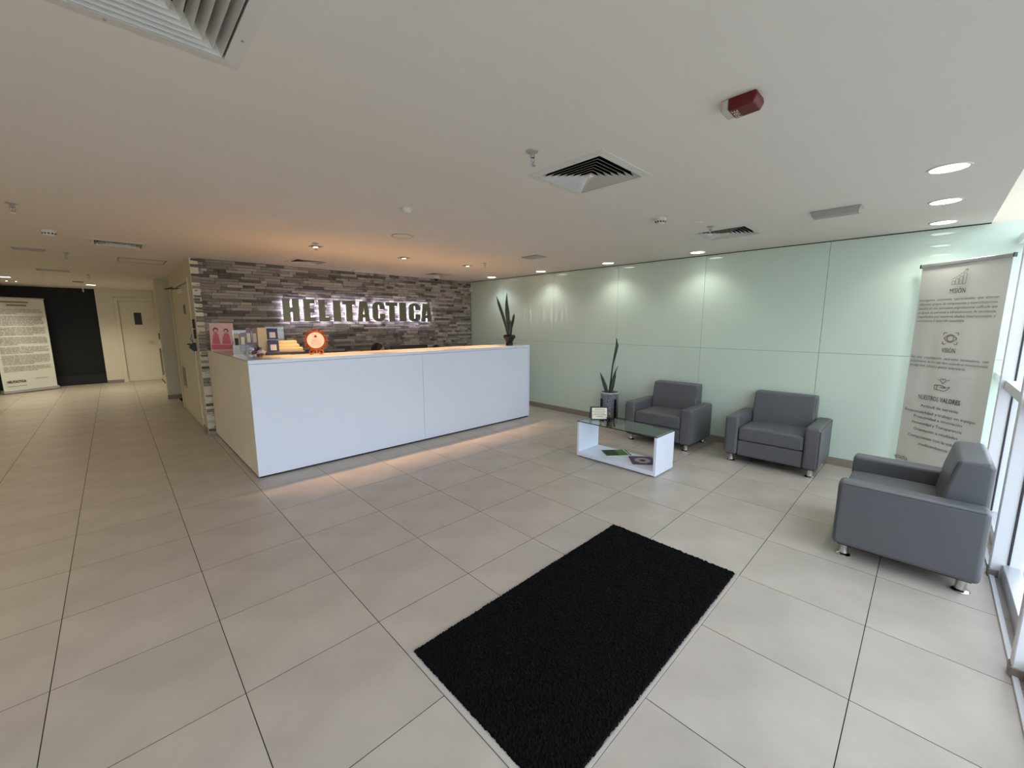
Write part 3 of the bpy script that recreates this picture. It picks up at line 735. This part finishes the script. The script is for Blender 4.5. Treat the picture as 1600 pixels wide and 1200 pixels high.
P1 = ['Entregamos  soluciones  operacionales  que  abarcan', 'diferentes grupos de componentes y especializaciones,', 'basados en una estructura organizacional calificada que', 'se apoya en personal e infraestructura de excelencia,', 'respaldados por nuestros aliados internacionales, y']
for k, s in enumerate(P1): put_text(sheet, s, .495, 1.757-k*.0375, .90, .021, 'greyink', BW, .004)
put_text(sheet, 'contribuimos al desarrollo sustentable.', .045, 1.757-5*.0375, .585, .021, 'greyink', BW, .004, 'LEFT')
put_text(sheet, 'VISIÓN', .498, 1.300, .16, .042, 'ink', BW, 0)
for k, s in enumerate(['Ser  una  organización  operativa  innovadora,  con', 'cumplimiento de los más altos estándares internacionales']): put_text(sheet, s, .495, 1.236-k*.0385, .92, .021, 'greyink', BW, .004)
put_text(sheet, 'en seguridad, calidad y gestión empresarial.', .035, 1.159, .69, .021, 'greyink', BW, .004, 'LEFT')
put_text(sheet, 'NUESTROS', .215, .856, .255, .042, 'ink', BW, .0, 'LEFT')
put_text(sheet, 'VALORES', .49, .856, .24, .042, 'ink', BW, .012, 'LEFT')
for s, z, wd in (('Actitud de servicio', .785, .465), ('Responsabilidad y trabajo en equipo', .724, .865), ('Proactividad e innovación', .675, .60), ('Honestidad y Transparencia', .617, .62),
                 ('Orientación a resultados', .557, .55), ('Compromiso con la vida y el', .488, .68), ('medioambiente', .423, .37)):
    put_text(sheet, s, .492, z, wd, .026, 'ink', BW, .003)
put_text(sheet, 'HELITACTICA', .0, .235, .19, .03, 'ink', BW, .012, 'LEFT')
def strokes(parent, lines, m_, r=.0022, name='icon'):
    mb = MB()
    for l in lines:
        for (a, b), (c, d) in zip(l, l[1:]):
            dx, dz = c-a, d-b; L = math.hypot(dx, dz) or 1; nx_, nz_ = -dz/L*r, dx/L*r
            mb.add([(a+nx_, PY, b+nz_), (a-nx_, PY, b-nz_), (c-nx_, PY, d-nz_), (c+nx_, PY, d+nz_)], [(0, 1, 2, 3)])
    return ob(name, mb, m_, parent, fix=False)
def bl(pts): return [(u*BW, z) for u, z in pts]
ic = []
for k, h in enumerate((.03, .048, .066, .09)):
    u = .415+k*.042; ic.append(bl([(u, 1.89), (u, 1.89+h), (u+.032, 1.89+h), (u+.032, 1.89), (u, 1.89)]))
ic.append(bl([(.41, 1.935), (.47, 1.955), (.53, 1.985), (.575, 2.01)])); ic.append(bl([(.55, 2.008), (.578, 2.012), (.575, 1.99)]))
strokes(sheet, ic, 'paleink')
ey = [bl([(.425+.15*k/12, 1.425+.034*math.sin(PI*k/12)) for k in range(13)]), bl([(.425+.15*k/12, 1.425-.034*math.sin(PI*k/12)) for k in range(13)]),
      [(.5*BW+.026*math.cos(2*PI*k/20), 1.425+.026*math.sin(2*PI*k/20)) for k in range(21)]]
strokes(sheet, ey, 'redink', .0026)
cn = []
for su in (-1, 1):
    for sz in (-1, 1): cn.append(bl([(.5+su*.085, 1.425+sz*.03), (.5+su*.085, 1.425+sz*.05), (.5+su*.05, 1.425+sz*.05)]))
strokes(sheet, cn, 'ink')
hnd = [bl([(.40, .965), (.40, 1.005), (.43, 1.005), (.43, .965), (.40, .965)]), bl([(.43, 1.003), (.47, 1.008), (.53, .995), (.50, .985), (.47, .986)]),
       bl([(.50, .985), (.55, .992), (.585, 1.002), (.56, .975), (.52, .958), (.43, .965)]),
       [(.495*BW+.0018*16*math.sin(a)**3*.8, 1.048+.0016*(13*math.cos(a)-5*math.cos(2*a)-2*math.cos(3*a)-math.cos(4*a))) for a in [2*PI*k/24 for k in range(25)]],
       bl([(.43, 1.055), (.45, 1.055)]), bl([(.54, 1.055), (.57, 1.06)])]
strokes(sheet, hnd, 'redink', .0024)

# ------------------------------------------------------------------ banner in the hall
hb_, HW, hs = banner_frame('roll_up_banner', 'white text-filled roll-up banner before the dark hall end wall', (-1.50, 12.25), (-.735, 12.70), 2.11)
rnd = random.Random(5)
def bar(mb, u0, u1, z, h): mb.add([(u0*HW, PY, z), (u1*HW, PY, z), (u1*HW, PY, z+h), (u0*HW, PY, z+h)], [(0, 1, 2, 3)])
mb = MB(); bar(mb, .18, .70, 2.01, .035); bar(mb, .30, .66, 1.94, .035); ob('title_print', mb, 'goldink', hs, fix=False)
z = 1.86
for n in (4, 7, 6, 6, 5, 7, 4):
    mb = MB()
    for k in range(n):
        u = .06
        end = .94 if k < n-1 else rnd.uniform(.4, .8)
        while u < end-.03:
            L = rnd.uniform(.04, .12); bar(mb, u, min(u+L, end), z, .011); u += L+.014
        z -= .0315
    z -= .028
    ob('paragraph_print', mb, 'paleink', hs, fix=False, kind='stuff')
put_text(hs, 'HELITACTICA', .08, .24, .34, .05, 'ink', HW, .04, 'LEFT')
mb = MB(); bar(mb, .07, .42, .16, .008); bar(mb, .60, .85, .30, .006); ob('small_print', mb, 'greyink', hs, fix=False)

# ------------------------------------------------------------------ things on the counter
pc = thing('picture_card', 'pink illustrated card standing on the counter by the stone wall', 'picture', (1.36, 4.58, CH), -.42)
tl = lambda u, v, d: (u, v*.10+d, v)
ob('board', MB().prism([(-.13, 0), (.13, 0), (.13, .36), (-.13, .36)], tl, 0, .008), 'pinkcard', pc)
ob('print', MB().prism([(-.11, .09), (-.02, .09), (-.035, .21), (-.05, .24), (-.08, .24), (-.095, .2)], tl, -.0012, 0).prism([(.0, .09), (.10, .09), (.085, .2), (.07, .23), (.03, .23), (.01, .18)], tl, -.0012, 0).prism([(-.12, .02), (.12, .02), (.12, .08), (-.12, .085)], tl, -.0012, 0), 'pinkdress', pc)
def disc(cu, cv, r, n=14): return [(cu+r*math.cos(2*PI*k/n), cv+r*math.sin(2*PI*k/n)) for k in range(n)]
for q in ((-.065, .272, .031), (.05, .262, .028)): ob('print_hair', MB().prism(disc(*q), tl, -.0012, 0), 'redink', pc)
for q in ((-.063, .264, .02), (.048, .254, .018)): ob('print_face', MB().prism(disc(*q), tl, -.0018, -.0012), 'skinprint', pc)
ob('easel_back', MB().prism([(.006, 0), (.09, 0), (.03, .24)], lambda u, v, d: (d, u+.008, v), -.02, .02), 'beige', pc)

bh = thing('brochure_holder', 'clear stand packed with upright brochures on the counter corner', 'stand', (1.46, 3.72, CH), -.25)
ob('holder', MB().box(-.13, .13, -.04, .045, 0, .004).box(-.13, .13, -.044, -.04, 0, .11).box(-.134, -.13, -.044, .05, 0, .16).box(.13, .134, -.044, .05, 0, .16).box(-.13, .13, .046, .05, 0, .28), 'acrylic', bh)
for k, (x, h, mm) in enumerate(((-.115, .235, 'beige'), (-.055, .25, 'bronchure'), (.005, .305, 'lilac'), (.065, .30, 'bronchure'))):
    b_ = ob('brochure', MB().prism([(0, .005), (.05, .005), (.05, h), (0, h)], lambda u, v, d: (x+u, -.035+v*.16+d, v), 0, .012), mm, bh)
    ob('cover_print', MB().prism([(.008, h*.45), (.042, h*.45), (.042, h*.8), (.008, h*.8)], lambda u, v, d: (x+u, -.036+v*.16+d, v), 0, .0006), 'ink' if k == 0 else 'paper', b_)
bw = thing('candy_bowl', 'clear glass bowl of white and blue sweets on the counter corner', 'bowl', (1.385, 3.0, CH))
ob('bowl', MB().lathe([(.0, .002), (.065, 0), (.068, .006), (.095, .035), (.108, .075), (.104, .075), (.09, .037), (.064, .012), (0, .01)], 28, caps=False), 'acrylic', bw, smooth=True)
swm = {}
for k in range(46):
    a = rnd.uniform(0, 2*PI); lay = k//16; r = rnd.uniform(.01, (.075, .088, .05)[min(lay, 2)])
    key = ('candyw', 'candyw', 'candyb', 'candyw', 'candyw', 'candyr', 'candyw', 'black')[k % 8]
    if key not in swm: swm[key] = MB().sphere((0, 0, 0), (.026, .018, .016), 8, 6).mesh('sweet', smooth=True); swm[key].materials.append(M[key])
    ob('sweet', swm[key], None, bw, loc=(r*math.cos(a), r*math.sin(a), .03+lay*.034), rot=(rnd.uniform(-.6, .6), rnd.uniform(-.6, .6), a))
ds = thing('display_stand', 'stepped beige display box with two navy cards on the counter', 'display', (1.575, 3.40, CH), -.12)
ob('base_tray', MB().box(.0, .40, -.06, .14, 0, .035), 'black', ds, bevel=.003, seg=1)
ob('step_box', MB().box(.03, .385, -.03, .14, .036, .075), 'beige', ds, bevel=.003, seg=1)
ob('step_box', MB().box(.03, .355, .0, .14, .076, .112), 'beige', ds, bevel=.003, seg=1)
ob('step_box', MB().box(.03, .335, .03, .14, .113, .155), 'beige', ds, bevel=.003, seg=1)
ob('side_board', MB().box(-.06, .03, .02, .05, 0, .31), 'beige', ds, bevel=.003, seg=1)
ob('clear_panel', MB().box(.03, .21, .06, .066, .156, .315), 'acrylic', ds)
for (x, z, y) in ((.03, .175, .045), (.02, .036, -.05)):
    cdo = ob('navy_card', MB().prism([(0, 0), (.115, 0), (.115, .125), (0, .125)], lambda u, v, d: (x+u, y+v*.12+d, z+v), 0, .004), 'navy', ds)
    ob('pale_square', MB().prism([(.03, .018), (.09, .018), (.09, .082), (.03, .082)], lambda u, v, d: (x+u, y+v*.12+d, z+v), -.0008, 0), 'printgrey', cdo)

ov = thing('award_plaque', 'oval pink plaque in an ornate copper scroll frame on the counter', 'plaque', (2.035, 3.12, CH), -.35)
fo = lambda u, v, d: (u, d+v*.12, v)
ob('plaque_face', MB().prism([(.092*math.cos(a), .162+.092*math.sin(a)) for a in [2*PI*k/36 for k in range(36)]], fo, -.008, .0), 'pinkface', ov)
ob('emblem', MB().prism([(-.014, .195), (.014, .195), (.016, .206), (0, .228), (-.016, .206)], fo, -.0095, -.008), 'emblem', ov)
tx = MB()
for k, wd in enumerate((.07, .11, .12, .09)): tx.prism([(-wd/2, .165-k*.02), (wd/2, .165-k*.02), (wd/2, .168-k*.02), (-wd/2, .168-k*.02)], fo, -.009, -.008)
ob('engraving', tx, 'goldink', ov)
ob('frame_ring', MB().tube([fo(.10*math.cos(a), .162+.10*math.sin(a), 0) for a in [2*PI*k/40 for k in range(40)]], .008, 8, True), 'copper', ov, smooth=True)
for k in range(18):
    a = 2*PI*k/18; cx_, cz_ = .122*math.cos(a), .162+.122*math.sin(a); s_ = 1 if k % 2 else -1
    ob('scroll', MB().tube([fo(cx_+(.006+.011*t/10)*math.cos(a+s_*t*.55), cz_+(.006+.011*t/10)*math.sin(a+s_*t*.55), .002) for t in range(11)], .005, 6), 'copper', ov, smooth=True)
for s_ in (-1, 1):
    ob('scroll_foot', MB().tube([fo(s_*.015, .06, 0), fo(s_*.05, .05, -.01), fo(s_*.075, .025, -.02), fo(s_*.06, .008, -.025), fo(s_*.035, .012, -.02), fo(s_*.03, .03, -.01)], .008, 8), 'copper', ov, smooth=True)
ob('back_strut', MB().tube([fo(0, .12, .01), (0, .09, .008)], .007, 6), 'copper', ov)

# ------------------------------------------------------------------ ceiling fixtures
def diffuser(x, y, s, label, rings=7):
    t = thing('air_diffuser', label, 'vent', (x, y, H), group='square ceiling air diffusers')
    h = s/2; b = .046
    def ringm(r0, z0, r1, z1, th):
        vs = []
        for r, z in ((r0, z0), (r1, z1), (r1+th*.2, z1+th), (r0+th*.2, z0+th)):
            vs += [(-r,-r,z),(r,-r,z),(r,r,z),(-r,r,z)]
        fs = []
        for a in range(4):
            for k in range(4): fs.append((a*4+k, a*4+(k+1) % 4, ((a+1) % 4)*4+(k+1) % 4, ((a+1) % 4)*4+k))
        return MB().add(vs, fs)
    ob('frame', ringm(h-b, -.006, h, -.002, .004), 'white_plastic', t)
    ob('inner_lip', ringm(h-b, .02, h-b, -.006, .002), 'white_plastic', t)
    inner = h-b; step = inner/(rings+.6)
    for k in range(rings):
        r1 = inner-.006-k*step; r0 = r1-step*.62
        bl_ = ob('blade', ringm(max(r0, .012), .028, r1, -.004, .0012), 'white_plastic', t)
        bl_.data.materials.append(M['void'])          # depth shade between blades, painted black on their upper faces
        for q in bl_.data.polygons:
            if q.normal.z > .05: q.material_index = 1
    ob('centre_cap', ringm(.0005, -.014, max(inner-.006-rings*step, .02), -.004, .003), 'white_plastic', t)
    p = h-.031
    ob('plenum', MB().add([(-p,-p,0),(p,-p,0),(p,p,0),(-p,p,0),(-p,-p,.2),(p,-p,.2),(p,p,.2),(-p,p,.2)], [(4,5,6,7),(0,1,5,4),(1,2,6,5),(2,3,7,6),(3,0,4,7)]), 'void', t, fix=False)
    for sx, sy in ((.25, -1), (-.25, 1), (1, .3), (-1, -.3)): ob('screw', MB().lathe([(.0, -.0075), (.004, -.007), (.004, -.005)], 8, (sx*(h-.022), sy*(h-.022)), caps=False), 'grey_plastic', t)
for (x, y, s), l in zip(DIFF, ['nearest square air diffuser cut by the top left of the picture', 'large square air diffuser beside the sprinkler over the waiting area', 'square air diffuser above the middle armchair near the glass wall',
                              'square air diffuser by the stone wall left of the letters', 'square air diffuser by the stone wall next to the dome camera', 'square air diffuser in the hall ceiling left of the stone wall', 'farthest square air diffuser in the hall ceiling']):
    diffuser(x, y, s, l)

def downlight(x, y, label, power, col=(1, .98, .90), grp='round ceiling downlights', spot=True):
    t = thing('downlight', label, 'lamp', (x, y, H), group=grp)
    ob('trim_ring', MB().lathe([(.078, -.001), (.080, -.006), (.090, -.005), (.093, 0)], 32, caps=False), 'white_plastic', t, smooth=True)
    ob('diffuser', MB().lathe([(0, -.004), (.079, -.004)], 32, caps=False), 'lamp_cool', t)
    if power: lamp('downlight_beam', 'SPOT', power, col, t, (0, 0, -.012), spot_size=2.3, spot_blend=.75, shadow_soft_size=.07)
downlight(3.82, -1.85, 'nearest round downlight of the three along the windows', P_DOWN)
downlight(4.727, -1.85, 'middle round downlight of the three along the windows', P_DOWN)
downlight(5.613, -1.85, 'round downlight of the window row closest to the glass wall', P_DOWN)
downlight(5.627, .242, 'round downlight by the glass wall above the far armchair', P_DOWN)
downlight(5.627, 1.521, 'round downlight by the glass wall above the plant stand', P_DOWN)
downlight(5.64, 2.84, 'round downlight by the glass wall next to the counter end', P_DOWN)
downlight(5.624, 4.08, 'bluish round downlight by the glass wall near the stone wall corner', P_DOWN, (.82, .9, 1))
downlight(-1.0, 10.4, 'round downlight at the left picture edge in the hall', P_HALL*.9, (1, .92, .70), 'hall downlights')
downlight(-1.04, 11.5, 'round downlight above the hall banner', P_HALL*.9, (1, .92, .70), 'hall downlights')
for y, l in ((1.2, 'added unseen hall light nearest the windows, left of the picture'), (3.6, 'second added unseen hall light from the windows, left of the picture'), (6.0, 'third added unseen hall light from the windows, left of the picture'), (8.4, 'fourth added unseen hall light from the windows, left of the picture')):
    downlight(-1.75, y, l, P_HALL, (1, .88, .62), 'hall downlights')  # added lamps out of view, put in to brighten the hall
downlight(.107, 11.6, 'round downlight before the corridor end wall', P_HALL*.9, (1, .92, .70), 'hall downlights')

def halogen(x, y, label):
    t = thing('square_spotlight', label, 'lamp', (x, y, H), group='square halogen spotlights over the counter')
    ob('frame', MB().box(-.06, .06, -.06, -.042, -.006, 0).box(-.06, .06, .042, .06, -.006, 0).box(-.06, -.042, -.042, .042, -.006, 0).box(.042, .06, -.042, .042, -.006, 0), 'grey_plastic', t)
    ob('backplate', MB().box(-.042, .042, -.042, .042, -.002, 0), 'black', t)
    ob('gimbal_ring', MB().lathe([(.027, -.003), (.03, -.014), (.034, -.014), (.036, -.003)], 24, caps=False), 'grey_plastic', t, smooth=True)
    ob('bulb', MB().lathe([(0, -.016), (.018, -.014), (.027, -.006)], 20, caps=False), 'lamp_warm', t, smooth=True)
    lamp('halogen_beam', 'SPOT', P_HALO, (1, .58, .29), t, (0, 0, -.022), spot_size=1.12, spot_blend=.7, shadow_soft_size=.018)
halogen(2.104, 3.11, 'leftmost warm square spotlight over the counter')
halogen(3.238, 3.14, 'middle warm square spotlight over the counter')
halogen(4.311, 3.14, 'rightmost warm square spotlight over the counter')

def sprinkler(x, y, label):
    t = thing('sprinkler', label, 'sprinkler', (x, y, H), group='pendent sprinklers')
    ob('escutcheon', MB().lathe([(.032, 0), (.03, -.006), (.014, -.010), (.012, 0)], 20, caps=False), 'grey_plastic', t, smooth=True)
    ob('body', MB().lathe([(.014, -.004), (.014, -.028), (.010, -.032), (.010, -.02)], 14), 'chrome', t)
    for s in (-1, 1): ob('frame_arm', MB().tube([(s*.012, 0, -.026), (s*.013, 0, -.045), (s*.003, 0, -.064)], .0028, 6), 'chrome', t)
    ob('glass_bulb', MB().tube([(0, 0, -.03), (0, 0, -.062)], .003, 6), 'chrome', t)
    ob('deflector', MB().lathe([(.0, -.066), (.016, -.068), (.016, -.070), (0, -.0705)], 16, caps=False), 'chrome', t)
for x, y, l in ((1.975, -.366, 'nearest sprinkler head, left of the large air diffuser'), (4.331, -.378, 'sprinkler head at the edge of the diffuser above the armchairs'), (2.04, 2.93, 'sprinkler head touching the leftmost square spotlight'),
                (4.34, 2.77, 'small sprinkler head right of the rightmost square spotlight'), (-.075, 2.881, 'sprinkler head at the far left edge of the ceiling'), (.034, 5.728, 'sprinkler head in the middle of the hall ceiling'), (.145, 8.8, 'farthest sprinkler head in the hall ceiling')):
    sprinkler(x, y, l)

def detector(x, y, label, r=.05, h=.045, slots=True):
    t = thing('smoke_detector', label, 'detector', (x, y, H), group='ceiling smoke detectors')
    ob('base', MB().lathe([(r, 0), (r, -h*.3), (r*.92, -h*.36)], 28, caps=False), 'white_plastic', t, smooth=True)
    ob('chamber', MB().lathe([(r*.92, -h*.36), (r*.72, -h*.9), (r*.6, -h), (0, -h*1.02)], 28, caps=False), 'white_plastic', t, smooth=True)
    if slots:
        for k in range(12):
            a = 2*PI*k/12; ob('slot', MB().box(-.006, .006, -.001, .001, -.007, .007), 'black', t, loc=(r*.835*math.cos(a), r*.835*math.sin(a), -h*.62), rot=(.5, 0, a+PI/2))
detector(3.743, -.19, 'smoke detector with dark slots above the coffee table')
detector(2.056, 1.02, 'small smooth smoke detector above the open floor', .045, .03, False)
detector(.021, 4.02, 'smoke detector with dark slots in the hall ceiling', .055, .05)
detector(-1.0, 11.15, 'smoke detector under the hall downlights above the banner', .055, .06, False)
sp = thing('ceiling_speaker', 'flat round ceiling speaker plate with a dark rim', 'speaker', (2.53, 1.925, H))
ob('grille', MB().lathe([(0, -.006), (.095, -.005), (.098, -.002)], 36, caps=False), 'ceil', sp, smooth=True)
ob('rim', MB().lathe([(.098, -.002), (.1, -.007), (.106, -.006), (.108, 0)], 36, caps=False), 'grey_plastic', sp, smooth=True)
bc = thing('blanking_disc', 'tiny white blanking disc beside the diffuser sprinkler', 'disc', (4.10, -.354, H))
ob('cover', MB().lathe([(0, -.006), (.035, -.005), (.04, 0)], 20, caps=False), 'white_plastic', bc, smooth=True)

def emergency(x, y, lx, ly, label, h=.045):
    t = thing('emergency_light', label, 'lamp', (x, y, H), group='emergency bulkhead lights')
    ob('housing', MB().box(-lx/2, lx/2, -ly/2, ly/2, -.012, 0), 'grey_plastic', t, bevel=.003, seg=1)
    hx, hy = lx/2, ly/2
    ob('lens', MB().add([(-hx+.004,-hy+.004,-.012),(hx-.004,-hy+.004,-.012),(hx-.004,hy-.004,-.012),(-hx+.004,hy-.004,-.012),(-hx+.02,-hy+.015,-h),(hx-.02,-hy+.015,-h),(hx-.02,hy-.015,-h),(-hx+.02,hy-.015,-h)],
            [(0,1,5,4),(1,2,6,5),(2,3,7,6),(3,0,4,7),(4,5,6,7)]), 'grey_plastic', t)
emergency(4.45, -1.265, .13, .31, 'grey wedge emergency light near the window downlights')
emergency(4.43, 1.885, .2, .27, 'flat grey emergency light above the counter end', .016)
emergency(-.25, 5.61, .26, .12, 'flat pale emergency light at the left of the hall ceiling', .02)
ll = thing('linear_vent', 'slim white strip vent along the top of the stone wall', 'vent', (3.66, 4.93, H))
ob('frame', MB().box(-.35, .35, -.07, -.05, -.01, 0).box(-.35, .35, .05, .07, -.01, 0).box(-.35, -.33, -.05, .05, -.01, 0).box(.33, .35, -.05, .05, -.01, 0), 'white_plastic', ll)
for k in range(3): ob('slat', MB().box(-.33, .33, -.036+k*.032, -.024+k*.032, -.008, 0), 'white_plastic', ll)
ah = thing('access_hatch', 'thin square access hatch outline in the hall ceiling', 'hatch', (.75, 5.98, H))
ob('frame', MB().box(-.25, .25, -.25, -.235, -.006, 0).box(-.25, .25, .235, .25, -.006, 0).box(-.25, -.235, -.235, .235, -.006, 0).box(.235, .25, -.235, .235, -.006, 0), 'skirt', ah)
ob('panel', MB().box(-.235, .235, -.235, .235, -.003, 0), 'ceil', ah)
dc = thing('dome_camera', 'small white dome camera with a dark bubble by the stone wall', 'camera', (4.86, 4.80, H))
ob('mount', MB().lathe([(.06, 0), (.06, -.03), (.05, -.036)], 24, caps=False), 'white_plastic', dc, smooth=True)
ob('bubble', MB().sphere((0, 0, -.036), (.046, .046, .042), 20, 10), 'black', dc, smooth=True)
hs_ = thing('hanging_sign', 'small white sign hanging from the hall ceiling on a dark bracket', 'sign', (-.01, 10.7, H))
ob('bracket', MB().box(-.13, .03, -.01, .01, -.02, 0), 'skirt', hs_)
ob('plate', MB().box(.0, .012, -.12, .12, -.21, -.02), 'white_plastic', hs_)
fa = thing('fire_sounder', 'red fire alarm sounder with a clear strobe on the ceiling', 'alarm', (2.21, -1.266, H), PI/2)
ob('body', MB().prism([(-.035, 0), (.062, 0), (.066, -.02), (.054, -.042), (-.035, -.045)], lambda u, v, d: (-u, d, v), -.047, .047), 'red', fa, bevel=.005, seg=2)
ob('strobe', MB().box(.036, .064, -.045, .045, -.042, -.0), 'clear_lens', fa, bevel=.006)
fm = text_mesh('FIRE', 'lettering', .066, .022); fm.materials.append(M['paper'])
ob('lettering', fm, None, fa, loc=(.006, 0, -.0458), rot=(PI, 0, PI/2))
ms = thing('wall_sensor', 'tiny white sensor with a red light in the stone wall corner', 'sensor', (5.9, 5.06, 2.22))
ob('housing', MB().box(-.025, .025, -.02, .02, 0, .08), 'white_plastic', ms, bevel=.005, seg=1)
ob('red_light', MB().sphere((-.018, -.018, .045), .008, 8, 6), 'red', ms)
